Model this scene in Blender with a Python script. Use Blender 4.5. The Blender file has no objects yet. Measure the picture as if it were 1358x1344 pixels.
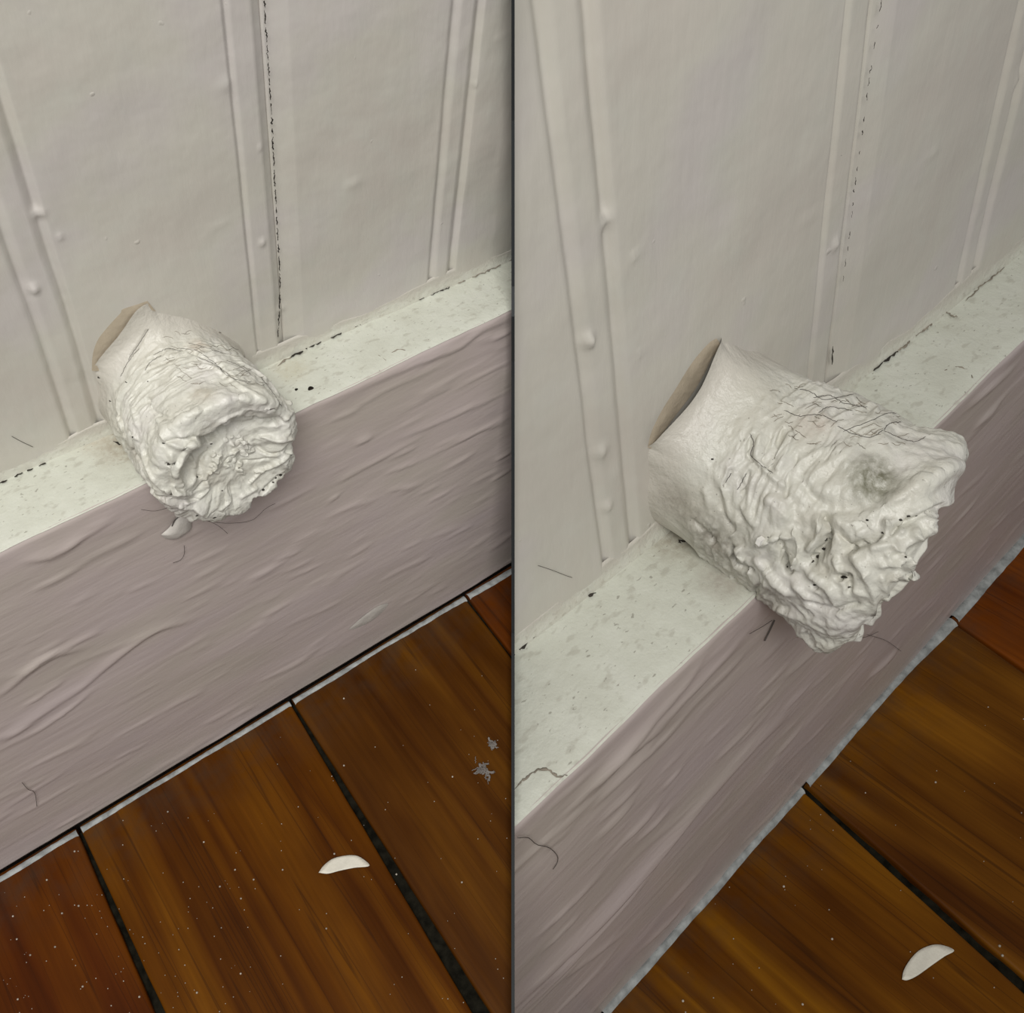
import bpy, bmesh, math, random
import numpy as np
from mathutils import Vector, Matrix, noise
from mathutils.bvhtree import BVHTree

# ------------------------------------------------------------------ camera, world, lights
# Two wall sections stand side by side with a thin dark divider between them.
# Each section is modelled in its own centimetre-like units (x along the wall,
# -y out of the wall, z up, origin on the line where wall and ledge meet).
F = 1300.0
D = 2.0
PR = {
 'L': dict(R=[[0.79803, -0.60084, 0.0462], [-0.45767, -0.65418, -0.60215], [0.39202, 0.4594, -0.79704]],
           T=[-8.091, -3.092, 26.082], u=0.0075, H=14.337, S=[-8.883, -0.789, 7.120], sl=-0.0334,
           V=[-2.824, 2.331, 7.751], lean=-0.0588, flean=0.0100, vt=0.0657, wyaw=-0.0173, ls=-0.0088),
 'R': dict(R=[[0.71652, -0.69484, -0.06162], [-0.53869, -0.49504, -0.68172], [0.44318, 0.52166, -0.72901]],
           T=[5.076, -1.097, 19.445], u=0.0178, H=12.773, S=[-7.3, 1.290, 9.457], sl=-0.1002,
           V=[-3.801, 1.995, 7.45], lean=0.0441, flean=-0.0179, vt=-0.0732, wyaw=-0.0344, ls=-0.0054),
}
for p in PR.values():
    p['R'] = np.array(p['R']); p['T'] = np.array(p['T'])
RL, TL, uL = PR['L']['R'], PR['L']['T'], PR['L']['u']
CAM = -RL.T @ TL * uL
scene = bpy.context.scene
col = scene.collection
cam_data = bpy.data.cameras.new('camera')
cam = bpy.data.objects.new('camera', cam_data)
col.objects.link(cam)
m = Matrix.Identity(4)
ax = [RL.T @ np.array(v, float) for v in ((1, 0, 0), (0, -1, 0), (0, 0, -1))]
for j in range(3):
    for i in range(3):
        m[i][j] = ax[j][i]
for i in range(3):
    m[i][3] = CAM[i]
cam.matrix_world = m
cam_data.sensor_fit = 'HORIZONTAL'
cam_data.sensor_width = 36.0
cam_data.lens = 36.0 * F / 1358.0
cam_data.clip_start = 0.005
cam_data.clip_end = 50
scene.camera = cam

world = bpy.data.worlds.new('world')
scene.world = world
world.use_nodes = True
bg = world.node_tree.nodes['Background']
bg.inputs['Color'].default_value = (1.0, 0.985, 0.96, 1)
bg.inputs['Strength'].default_value = 0.30

def area(name, loc, target, size, power, color):
    l = bpy.data.lights.new(name, 'AREA')
    l.shape = 'RECTANGLE'; l.size, l.size_y = size
    l.energy = power; l.color = color
    o = bpy.data.objects.new(name, l)
    col.objects.link(o)
    o.location = loc
    d = Vector(target) - Vector(loc)
    o.rotation_euler = d.to_track_quat('-Z', 'Y').to_euler()
    return o
area('window_light', (-0.15, -0.32, 0.52), (0.03, 0.0, 0.0), (0.30, 0.30), 3.7, (1.0, 0.985, 0.95))

vs = scene.view_settings
vs.view_transform = 'Standard'
vs.look = 'None'
vs.exposure = 0.0
vs.gamma = 1.0
vs.use_curve_mapping = False

# ------------------------------------------------------------------ helpers: geometry in a section
def set_matrix(v):
    p = PR[v]
    A = RL.T @ p['R'] * p['u']
    b = CAM + RL.T @ p['T'] * p['u']
    M = Matrix.Identity(4)
    for i in range(3):
        for j in range(3):
            M[i][j] = A[i][j]
        M[i][3] = b[i]
    return M
SM = {v: set_matrix(v) for v in 'LR'}

def ray(v, uv):
    p = PR[v]
    return -p['R'].T @ p['T'], p['R'].T @ np.array([uv[0] - 679.0, uv[1] - 672.0, F])
def hit(v, uv, n, d):
    o, r = ray(v, uv)
    n = np.array(n, float)
    return o + r * ((d - n @ o) / (n @ r))
def wall_y(v, x, z):
    return PR[v]['wyaw'] * x + PR[v]['lean'] * z
def on_wall(v, uv):
    p = PR[v]
    return hit(v, uv, (-p['wyaw'], 1, -p['lean']), 0)
def on_ledge(v, uv):
    return hit(v, uv, (0, -PR[v]['ls'], 1), 0)
def on_face(v, uv):
    return hit(v, uv, (0, 1, PR[v]['flean']), -D)
def on_floor(v, uv):
    return hit(v, uv, (0, 0, 1), -PR[v]['H'])
SURF = dict(wall=on_wall, ledge=on_ledge, face=on_face, floor=on_floor)
NRM = dict(wall=(0, -1, 0), ledge=(0, 0, 1), face=(0, -1, 0), floor=(0, 0, 1))

def clip_mesh(me, v):
    """cut a section's mesh at the divider plane"""
    p = PR[v]
    n = p['R'].T @ np.array([1.0, 0.0, -1.4 / F])
    co = -p['R'].T @ p['T']
    bm = bmesh.new(); bm.from_mesh(me)
    bmesh.ops.bisect_plane(bm, geom=bm.verts[:] + bm.edges[:] + bm.faces[:], dist=1e-6, plane_co=Vector(co),
                           plane_no=Vector(n), clear_outer=(v == 'L'), clear_inner=(v == 'R'))
    bm.to_mesh(me); bm.free()

def obj(name, verts, faces, mat, v=None, parent=None, clip=False, smooth=True, origin=None):
    me = bpy.data.meshes.new(name)
    verts = np.asarray(verts, float)
    o3 = np.zeros(3) if origin is None else np.asarray(origin, float)
    me.from_pydata(verts.tolist() if isinstance(verts, np.ndarray) else verts, [], faces)
    me.update()
    if clip:
        clip_mesh(me, v)
    if len(me.polygons) == 0:
        bpy.data.meshes.remove(me)
        return None
    if o3.any():
        me.transform(Matrix.Translation(-Vector(o3)))
    if smooth:
        me.polygons.foreach_set('use_smooth', [True] * len(me.polygons))
    me.materials.append(mat)
    o = bpy.data.objects.new(name, me)
    col.objects.link(o)
    if parent is not None:
        o.parent = parent
        if o3.any():
            o.matrix_local = Matrix.Translation(Vector(o3))
    elif v:
        o.matrix_world = SM[v] @ Matrix.Translation(Vector(o3))
    return o

def tag(o, label=None, cat=None, group=None, kind=None):
    if label: o['label'] = label
    if cat: o['category'] = cat
    if group: o['group'] = group
    if kind: o['kind'] = kind
    return o

def grid_faces(nu, nv, closed_u=False, off=0):
    """verts laid out [iv*nu + iu]"""
    f = []
    for j in range(nv - 1):
        for i in range(nu if closed_u else nu - 1):
            a = j * nu + i; b = j * nu + (i + 1) % nu
            f.append((off + a, off + b, off + b + nu, off + a + nu))
    return f

def N(x, y, z):
    return noise.noise(Vector((x, y, z)))
def sstep(a, b, x):
    t = np.clip((x - a) / (b - a), 0, 1)
    return t * t * (3 - 2 * t)

def box_mesh(x0, x1, y0, y1, z0, z1):
    vs_ = [(x, y, z) for z in (z0, z1) for y in (y0, y1) for x in (x0, x1)]
    fs = [(0, 2, 3, 1), (4, 5, 7, 6), (0, 1, 5, 4), (2, 6, 7, 3), (0, 4, 6, 2), (1, 3, 7, 5)]
    return vs_, fs

def tube(points, radius, sides=6, flat=None):
    """tube along 3D points, radius a number or list; flat = (normal, factor) squashes it"""
    P = [np.array(p, float) for p in points]
    n = len(P)
    rad = [radius] * n if not hasattr(radius, '__len__') else radius
    V, Fc = [], []
    up = np.array(flat[0] if flat else (0.13, 0.31, 0.94), float)
    for i in range(n):
        t = P[min(i + 1, n - 1)] - P[max(i - 1, 0)]
        t /= np.linalg.norm(t) + 1e-12
        a = np.cross(t, up); a /= np.linalg.norm(a) + 1e-12
        b = np.cross(a, t)
        k = flat[1] if flat else 1.0
        for s in range(sides):
            w = 2 * math.pi * s / sides
            V.append(P[i] + rad[i] * (math.cos(w) * a + k * math.sin(w) * b))
    for i in range(n - 1):
        for s in range(sides):
            s2 = (s + 1) % sides
            Fc.append((i * sides + s, i * sides + s2, (i + 1) * sides + s2, (i + 1) * sides + s))
    Fc.append(tuple(range(sides))[::-1]); Fc.append(tuple((n - 1) * sides + s for s in range(sides)))
    return V, Fc

def join(parts):
    V, Fc = [], []
    for v_, f_ in parts:
        o = len(V); V += list(v_); Fc += [tuple(i + o for i in f) for f in f_]
    return V, Fc

def resample(pts, n):
    pts = np.array(pts, float)
    d = np.r_[0, np.cumsum(np.linalg.norm(np.diff(pts, axis=0), axis=1))]
    t = np.linspace(0, d[-1], n)
    return np.stack([np.interp(t, d, pts[:, k]) for k in range(pts.shape[1])], 1)

def smooth_line(pts, n):
    """Catmull-Rom through pixel points"""
    P = [np.array(p, float) for p in pts]
    if len(P) < 3:
        return resample(P, n)
    P = [2 * P[0] - P[1]] + P + [2 * P[-1] - P[-2]]
    out = []
    k = len(P) - 3
    for i in range(n):
        s = i / (n - 1) * k; j = min(int(s), k - 1); t = s - j
        a, b, c, d = P[j:j + 4]
        out.append(.5 * (2 * b + (c - a) * t + (2 * a - 5 * b + 4 * c - d) * t * t + (3 * b - a - 3 * c + d) * t ** 3))
    return np.array(out)

# ------------------------------------------------------------------ materials
def new_mat(name):
    mt = bpy.data.materials.new(name); mt.use_nodes = True
    nt = mt.node_tree
    return mt, nt, nt.nodes['Principled BSDF']
def nd(nt, typ, **kw):
    n = nt.nodes.new(typ)
    for k, x in kw.items():
        if k in n.inputs.keys():
            n.inputs[k].default_value = x
        else:
            setattr(n, k, x)
    return n
def ramp(nt, fac, stops):
    r = nt.nodes.new('ShaderNodeValToRGB')
    e = r.color_ramp.elements
    while len(e) < len(stops): e.new(0.5)
    for el, (pos, c) in zip(e, stops):
        el.position = pos; el.color = c if len(c) == 4 else (*c, 1)
    nt.links.new(fac, r.inputs['Fac'])
    return r.outputs['Color']
def mapped(nt, scale, loc=(0, 0, 0), rot=(0, 0, 0)):
    tc = nt.nodes.new('ShaderNodeTexCoord'); mp = nt.nodes.new('ShaderNodeMapping')
    mp.inputs['Scale'].default_value = scale; mp.inputs['Location'].default_value = loc; mp.inputs['Rotation'].default_value = rot
    nt.links.new(tc.outputs['Object'], mp.inputs['Vector'])
    return mp.outputs['Vector']
def ntex(nt, vec, scale, detail=4, rough=.55, dist=0.0):
    n = nd(nt, 'ShaderNodeTexNoise', Scale=scale, Detail=detail, Roughness=rough, Distortion=dist)
    nt.links.new(vec, n.inputs['Vector'])
    return n.outputs['Fac']
def mix(nt, fac, a, b, mode='MIX'):
    n = nt.nodes.new('ShaderNodeMix'); n.data_type = 'RGBA'; n.blend_type = mode
    for sock, x in ((n.inputs['Factor'], fac), (n.inputs[6], a), (n.inputs[7], b)):
        if isinstance(x, (int, float)): sock.default_value = x
        elif isinstance(x, tuple): sock.default_value = (*x, 1) if len(x) == 3 else x
        else: nt.links.new(x, sock)
    return n.outputs[2]
def math_n(nt, op, a, b=0.0):
    n = nt.nodes.new('ShaderNodeMath'); n.operation = op
    for s, x in zip(n.inputs, (a, b)):
        if isinstance(x, (int, float)): s.default_value = x
        else: nt.links.new(x, s)
    return n.outputs[0]
def bump(nt, bs, h, strength, dist, prev=None):
    b = nd(nt, 'ShaderNodeBump', Strength=strength, Distance=dist)
    nt.links.new(h, b.inputs['Height'])
    if prev is not None: nt.links.new(prev, b.inputs['Normal'])
    nt.links.new(b.outputs['Normal'], bs.inputs['Normal'])
    return b.outputs['Normal']

def specks(nt, vec, scale, thr, soft=.03):
    """sparse small dirt specks: noise peaks"""
    return ramp(nt, ntex(nt, vec, scale, 2, .5), [(thr, (0, 0, 0)), (min(thr + soft, 1), (1, 1, 1))])

WHITE = (0.60, 0.575, 0.52)
CREAM = (0.67, 0.665, 0.585)
MAUVE = (0.275, 0.238, 0.225)

def wall_paint(u):
    mt, nt, bs = new_mat('wall_paint')
    v1 = mapped(nt, (1, 1, 1))
    base = ramp(nt, ntex(nt, v1, .28, 3, .5), [(.36, (.535, .50, .445)), (.5, (.545, .52, .46)), (.62, (.545, .51, .48))])
    base = mix(nt, ramp(nt, ntex(nt, v1, 1.3, 4), [(.5, (0, 0, 0)), (.75, (.35, .35, .35))]), base, (.55, .55, .49))
    nt.links.new(base, bs.inputs['Base Color'])
    bs.inputs['Roughness'].default_value = .42
    bs.inputs['Specular IOR Level'].default_value = .4
    vz = mapped(nt, (2.2, 2.2, .55))
    n1 = bump(nt, bs, ntex(nt, vz, 1.8, 4, .5), .32, .04 * u)
    n2 = bump(nt, bs, ntex(nt, v1, .8, 3, .45), .45, .12 * u, n1)
    bump(nt, bs, specks(nt, v1, 2.2, .76, .06), .35, .05 * u, n2)
    return mt

def ledge_paint(u):
    mt, nt, bs = new_mat('ledge_paint')
    v1 = mapped(nt, (1, 1, 1))
    base = ramp(nt, ntex(nt, v1, .8, 5, .6), [(.3, (.53, .535, .46)), (.55, (.58, .59, .515)), (.75, (.61, .615, .55))])
    d = specks(nt, mapped(nt, (.7, 1.3, 1), (3, 7, 1), (0, 0, .3)), 4.0, .58, .10)
    d2 = specks(nt, mapped(nt, (.6, 1.2, 1)), 11.0, .67, .05)
    base = mix(nt, math_n(nt, 'MULTIPLY', d, .28), base, (.25, .22, .17))
    base = mix(nt, math_n(nt, 'MULTIPLY', d2, .55), base, (.16, .14, .11))
    nt.links.new(base, bs.inputs['Base Color'])
    bs.inputs['Roughness'].default_value = .45
    n1 = bump(nt, bs, ntex(nt, v1, 3.0, 5, .6), .5, .06 * u)
    bump(nt, bs, ntex(nt, v1, 11, 3, .6), .35, .02 * u, n1)
    return mt

def caulk_mat(u):
    mt, nt, bs = new_mat('caulk')
    v1 = mapped(nt, (1, 1, 1))
    base = ramp(nt, ntex(nt, v1, 2.2, 5, .65), [(.3, (.56, .54, .465)), (.55, (.60, .595, .52)), (.75, (.63, .62, .56))])
    base = mix(nt, math_n(nt, 'MULTIPLY', specks(nt, v1, 9, .62, .07), .25), base, (.24, .20, .15))
    sx = nt.nodes.new('ShaderNodeSeparateXYZ'); nt.links.new(v1, sx.inputs[0])
    mr = nt.nodes.new('ShaderNodeMapRange'); mr.interpolation_type = 'SMOOTHSTEP'
    mr.inputs[1].default_value = .12; mr.inputs[2].default_value = .42
    nt.links.new(math_n(nt, 'ADD', sx.outputs['Z'], math_n(nt, 'MULTIPLY', math_n(nt, 'SUBTRACT', ntex(nt, v1, 2.5, 4), .5), .5)), mr.inputs[0])
    base = mix(nt, mr.outputs[0], base, (.545, .515, .455))
    nt.links.new(base, bs.inputs['Base Color'])
    bs.inputs['Roughness'].default_value = .6
    n1 = bump(nt, bs, ntex(nt, v1, 8, 5, .7), .5, .05 * u)
    return mt

def face_paint(u):
    mt, nt, bs = new_mat('mauve_paint')
    v1 = mapped(nt, (1, 1, 1))
    base = ramp(nt, ntex(nt, mapped(nt, (.35, 1, .8)), .6, 3, .5), [(.35, (.475, .418, .375)), (.52, (.495, .425, .400)), (.7, (.50, .428, .418))])
    base = mix(nt, math_n(nt, 'MULTIPLY', specks(nt, v1, 9, .79, .02), .6), base, (.05, .04, .035))
    nt.links.new(base, bs.inputs['Base Color'])
    bs.inputs['Roughness'].default_value = .40
    bs.inputs['Specular IOR Level'].default_value = .45
    vl = mapped(nt, (.45, 1, 2.6), rot=(0, .1, 0))
    n1 = bump(nt, bs, ntex(nt, vl, 1.1, 2, .4, .25), .22, .10 * u)
    bump(nt, bs, ntex(nt, mapped(nt, (1.0, 2, 3.5)), 3.0, 3, .5), .16, .03 * u, n1)
    return mt

def peg_paint(u):
    mt, nt, bs = new_mat('peg_paint')
    v1 = mapped(nt, (1, 1, 1))
    base = ramp(nt, ntex(nt, v1, .75, 4, .6), [(.3, (.55, .53, .46)), (.5, (.61, .60, .535)), (.72, (.62, .595, .56))])
    base = mix(nt, math_n(nt, 'MULTIPLY', specks(nt, v1, 2.6, .60, .12), .28), base, (.33, .30, .235))
    base = mix(nt, math_n(nt, 'MULTIPLY', specks(nt, v1, 15, .71, .04), .6), base, (.12, .10, .08))
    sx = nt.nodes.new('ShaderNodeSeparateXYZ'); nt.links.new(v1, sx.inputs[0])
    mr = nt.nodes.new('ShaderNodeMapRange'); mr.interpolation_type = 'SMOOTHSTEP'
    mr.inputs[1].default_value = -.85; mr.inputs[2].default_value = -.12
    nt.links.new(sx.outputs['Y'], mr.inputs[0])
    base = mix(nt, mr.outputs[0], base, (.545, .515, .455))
    nt.links.new(base, bs.inputs['Base Color'])
    bs.inputs['Roughness'].default_value = .36
    bs.inputs['Specular IOR Level'].default_value = .5
    n1 = bump(nt, bs, ntex(nt, v1, 5, 5, .6), .55, .07 * u)
    bump(nt, bs, ntex(nt, v1, 16, 3, .6), .3, .02 * u, n1)
    return mt

def plain(name, c, rough=.6, u=.01, bs_scale=0, var=.0):
    mt, nt, bs = new_mat(name)
    v1 = mapped(nt, (1, 1, 1))
    c2 = tuple(min(1, x * (1 + var)) for x in c); c1 = tuple(x * (1 - var) for x in c)
    nt.links.new(ramp(nt, ntex(nt, v1, 3, 4), [(.35, c1), (.65, c2)]), bs.inputs['Base Color'])
    bs.inputs['Roughness'].default_value = rough
    if rough > .85:
        bs.inputs['Specular IOR Level'].default_value = .05
    if bs_scale:
        bump(nt, bs, ntex(nt, v1, bs_scale, 4), .6, .04 * u)
    return mt

def wood(u, seed, dark, mid, light):
    mt, nt, bs = new_mat('varnished_wood')
    off = (seed * 3.7, seed * 11.3, 0)
    vb = mapped(nt, (1, .05, 1), off)
    # broad growth bands running along the plank
    b = nd(nt, 'ShaderNodeTexNoise', Scale=.42, Detail=2, Roughness=.45, Distortion=.9)
    nt.links.new(vb, b.inputs['Vector'])
    colr = ramp(nt, b.outputs['Fac'], [(.26, light), (.43, mid), (.50, tuple(.5 * a + .5 * b for a, b in zip(dark, mid))), (.53, mid), (.64, light), (.71, mid), (.78, dark)])
    fib = ntex(nt, mapped(nt, (5, .2, 1), off), 1.4, 3, .55)
    colr = mix(nt, .55, colr, ramp(nt, fib, [(.3, (.72, .68, .62)), (.7, (1.18, 1.18, 1.15))]), 'MULTIPLY')
    blot = ntex(nt, mapped(nt, (1, .35, 1), off), .5, 3, .5)
    colr = mix(nt, .8, colr, ramp(nt, blot, [(.32, (.62, .52, .50)), (.6, (1.12, 1.12, 1.05))]), 'MULTIPLY')
    line = ramp(nt, ntex(nt, mapped(nt, (2.6, .03, 1), off), .8, 1, .4), [(.49, (0, 0, 0)), (.5, (1, 1, 1)), (.51, (0, 0, 0))])
    colr = mix(nt, math_n(nt, 'MULTIPLY', line, .5), colr, (.018, .006, .002))
    # grey dust gathered along the wall end, patchy
    sx = nt.nodes.new('ShaderNodeSeparateXYZ'); nt.links.new(mapped(nt, (1, 1, 1)), sx.inputs[0])
    near = nt.nodes.new('ShaderNodeMapRange'); near.inputs[1].default_value = -4.6; near.inputs[2].default_value = -2.2
    nt.links.new(sx.outputs['Y'], near.inputs[0])
    pat = ramp(nt, ntex(nt, mapped(nt, (1, 1, 1)), 1.3, 4, .6), [(.38, (0, 0, 0)), (.7, (1, 1, 1))])
    colr = mix(nt, math_n(nt, 'MULTIPLY', math_n(nt, 'MULTIPLY', near.outputs[0], pat), .55), colr, (.050, .033, .022))
    nt.links.new(colr, bs.inputs['Base Color'])
    nt.links.new(ramp(nt, ntex(nt, vb, 3, 4), [(.3, (.34, .34, .34)), (.7, (.50, .50, .50))]), bs.inputs['Roughness'])
    bs.inputs['Specular IOR Level'].default_value = .07
    bump(nt, bs, fib, .22, .03 * u)
    return mt

MAT = {}
for v in 'LR':
    u = PR[v]['u']
    MAT[v] = dict(wall=wall_paint(u), ledge=ledge_paint(u), caulk=caulk_mat(u), face=face_paint(u), peg=peg_paint(u),
                  crack=plain('crack_shadow', (.045, .04, .034), .9, u, 0, .4),
                  soft=plain('grey_crack', (.24, .21, .17), .9, u, 0, .3),
                  hair=plain('hair', (.07, .06, .052), .6, u, 0, .3),
                  bare=plain('bare_board', (.42, .355, .265), .6, u, 5, .06),
                  flake=plain('flake_paint', (.66, .63, .54), .5, u, 6, .05),
                  smear=plain('pale_smear', (.52, .49, .45), .45, u, 4, .06),
                  strip=plain('white_floor_paint', (.30, .315, .31), .7, u, 6, .3),
                  dust=plain('dust', (.42, .38, .32), .9, u, 0, .25),
                  lint=plain('lint', (.20, .18, .165), .9, u, 0, .2),
                  gap=plain('dark_gap', (.018, .015, .012), .95, u, 5, .4),
                  filler=plain('gap_dirt', (.010, .009, .006), .95, u, 5, .5))

# ------------------------------------------------------------------ wall of beaded boards
def groove(x, c, wl, wr, d):
    """V groove: steep left side wl wide, right side wr wide"""
    t = np.where(x < c, (c - x) / wl, (x - c) / wr)
    return -d * np.clip(1 - t, 0, 1) ** 1.3
SIDE = dict(L='left', R='right')
WALL_BUMPS = {
 'L': [((52, 285), .10, .10), ((45, 383), .11, .10), ((80, 315), .07, .04), ((293, 298), .10, .04), ((348, 322), .08, .07),
       ((345, 195), .06, .04), ((468, 243), .14, .05), ((630, 112), .06, .04), ((660, 52), .07, .05), ((300, 112), .15, .03), ((375, 412), .10, .06)],
 'R': [((806, 294), .09, .10), ((780, 452), .09, .12), ((841, 341), .06, .04), ((1108, 324), .10, .07), ((847, 470), .05, .03),
       ((1234, 205), .10, .04), ((1352, 105), .12, .06), ((1072, 290), .10, .03), ((798, 600), .12, .07), ((806, 672), .10, .06)],
}
ZTOP = {'L': 22.0, 'R': 20.0}
def board(v, parent, x0, x1, bead, left_chamfer=True):
    p = PR[v]
    fine = lambda a, b: list(np.arange(a, b, .045))
    xs = set(np.round(np.linspace(x0, x1, 60), 4))
    xs |= set(np.round(fine(bead - 1.25, bead + .35), 4))
    xs |= set(np.round(fine(x0, x0 + .75), 4)) | set(np.round(fine(x1 - 1.0, x1), 4)) | {x1}
    xs = np.array(sorted(x for x in xs if x0 <= x <= x1))
    zs = np.concatenate([np.arange(-.3, 12.5, .085), np.linspace(12.6, ZTOP[v], 25)])
    bumps = [(on_wall(v, uv), r, h) for uv, r, h in WALL_BUMPS[v]]
    V = []
    h0 = groove(xs, bead - .10, .22, .13, .13) + groove(xs, bead - .82, .16, .16, .11)
    h0 += -.028 * np.clip(1 - np.abs((xs - (bead - .46)) / .3) ** 2, 0, 1) * 0
    dl = xs - x0
    h0 += np.where(dl < .55, -.11 * (1 - dl / .55), 0)
    dr = x1 - xs
    h0 += groove(-dr, -.78, .07, .10, .10) + np.where(dr < .22, -.13 * (1 - dr / .22) ** .8, 0)
    bead_mask = np.exp(-((xs - (bead - .46)) / .55) ** 2)
    for z in zs:
        wob = .05 * N(0, z * .35, bead) 
        for i, x in enumerate(xs):
            X = x + p['vt'] * z + wob * bead_mask[i]
            h = h0[i] + .028 * N(x * .55, z * .4, 5.1) + .012 * N(x * 1.6, z * .9, 9.7)
            h += .012 * bead_mask[i] * N(x * 3, z * 1.8, 2.2)
            for b, r, hh in bumps:
                dx, dz = X - b[0], z - b[2]
                if abs(dx) < 3 * r and abs(dz) < 3 * r:
                    h += hh * math.exp(-(dx * dx + dz * dz) / (r * r))
            V.append((X, wall_y(v, X, z) - h, z))
    nx, nz = len(xs), len(zs)
    Fc = grid_faces(nx, nz)
    # thickness: sides and back
    o = len(V)
    for z in (zs[0], zs[-1]):
        for x in (x0, x1):
            X = x + p['vt'] * z
            V.append((X, wall_y(v, X, z) + .75, z))
    Fc.append(tuple(j * nx for j in range(nz)) + (o + 2, o))
    Fc.append(tuple(j * nx + nx - 1 for j in range(nz))[::-1] + (o + 1, o + 3))
    Fc.append((o, o + 2, o + 3, o + 1))
    Fc.append(tuple((nz - 1) * nx + i for i in range(nx)) + (o + 3, o + 2))
    return obj('board', V, Fc, MAT[v]['wall'], v, parent, clip=True)

def ribbon(v, surf, uvs, w, lift=.0, jitter=.0, dashes=None, seed=0, flat=.35, n=None):
    """irregular dark line lying half sunk in a surface; returns mesh parts"""
    rnd = random.Random(seed)
    pts = resample(uvs, n or max(8, int(np.linalg.norm(np.diff(np.array(uvs, float), axis=0), axis=1).sum() / 3.0)))
    nr = np.array(NRM[surf], float)
    P = []
    for q in pts:
        q = q + np.array([rnd.gauss(0, jitter), rnd.gauss(0, jitter)])
        w_ = SURF[surf](v, q) + nr * lift
        if surf == 'ledge' and abs(w_[1] - wall_y(v, w_[0], 0)) < .3: w_[1] -= .10; w_[2] += .012
        P.append(w_)
    segs = []; cur = []; on = True; left = rnd.uniform(3, 9) if dashes else 1e9
    for q in P:
        left -= 1
        if on: cur.append(q)
        if left <= 0:
            if on and len(cur) > 1: segs.append(cur)
            cur = []; on = not on
            left = rnd.uniform(*dashes[0]) if on else rnd.uniform(*dashes[1])
    if len(cur) > 1: segs.append(cur)
    out = []
    for s in segs:
        k = len(s)
        rad = [.62 * w * (0.15 + .85 * math.sin(math.pi * (i + .5) / k) ** .5) * rnd.uniform(.35, 1.5) for i in range(k)]
        out.append(tube(s, rad, 6, (nr, flat)))
    return out

def build_wall(v):
    p = PR[v]
    x_j = p['V'][1]
    ext = [x_j - 21.2, x_j - 10.6, x_j, x_j + 10.9, x_j + 21.8]
    z0, z1 = -.6, ZTOP[v]
    V = []
    for z in (z0, z1):
        for x in (ext[0], ext[-1]):
            X = x + p['vt'] * z
            V += [(X, wall_y(v, X, z) + .76, z), (X, wall_y(v, X, z) + 1.6, z)]
    Fc = [(0, 2, 6, 4), (1, 5, 7, 3), (0, 4, 5, 1), (2, 3, 7, 6), (0, 1, 3, 2), (4, 6, 7, 5)]
    w = obj('wall_' + SIDE[v], V, Fc, MAT[v]['gap'], v, clip=True, smooth=False)
    tag(w, 'painted tongue and groove wall above the baseboard', 'wall', kind='structure')
    beads = [p['V'][0] - 10.7, p['V'][0] + .1, p['V'][2] + .1, p['V'][2] + 10.8]
    for i in range(4):
        board(v, w, ext[i] + .012, ext[i + 1] - .012, beads[i])
    # the open joint between the two boards: dark broken line
    if v == 'L':
        joint = [(350, 0), (353, 50), (356.5, 100), (360, 160), (363.5, 230), (366.5, 290), (369.5, 335), (371, 380), (370, 420), (368, 447)]
        parts = ribbon(v, 'wall', joint, .026, .015, .5, ((5, 14), (.2, 1.2)), 3, n=260)
        parts += ribbon(v, 'wall', [(346, -60), (350, 0)], .026, .015, .4, ((8, 25), (.5, 1.4)), 4)
    else:
        joint = [(1168, 0), (1160, 50), (1152, 102), (1144, 165), (1140, 195), (1132, 250), (1125, 320), (1117, 372)]
        parts = ribbon(v, 'wall', joint, .018, .015, .5, ((2, 6), (1, 9)), 5, n=170)
        parts += ribbon(v, 'wall', [(1104.5, 460), (1104, 484)], .035, .0, .4, None, 6)
        parts += ribbon(v, 'wall', [(1117, 198), (1114, 212)], .03, .0, .3, None, 7)
    Vv, Ff = join(parts)
    c = obj('joint_crack', Vv, Ff, MAT[v]['crack'], v, w, clip=True)
    c['label'] = 'dark broken crack along the board joint'
    return w

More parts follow.
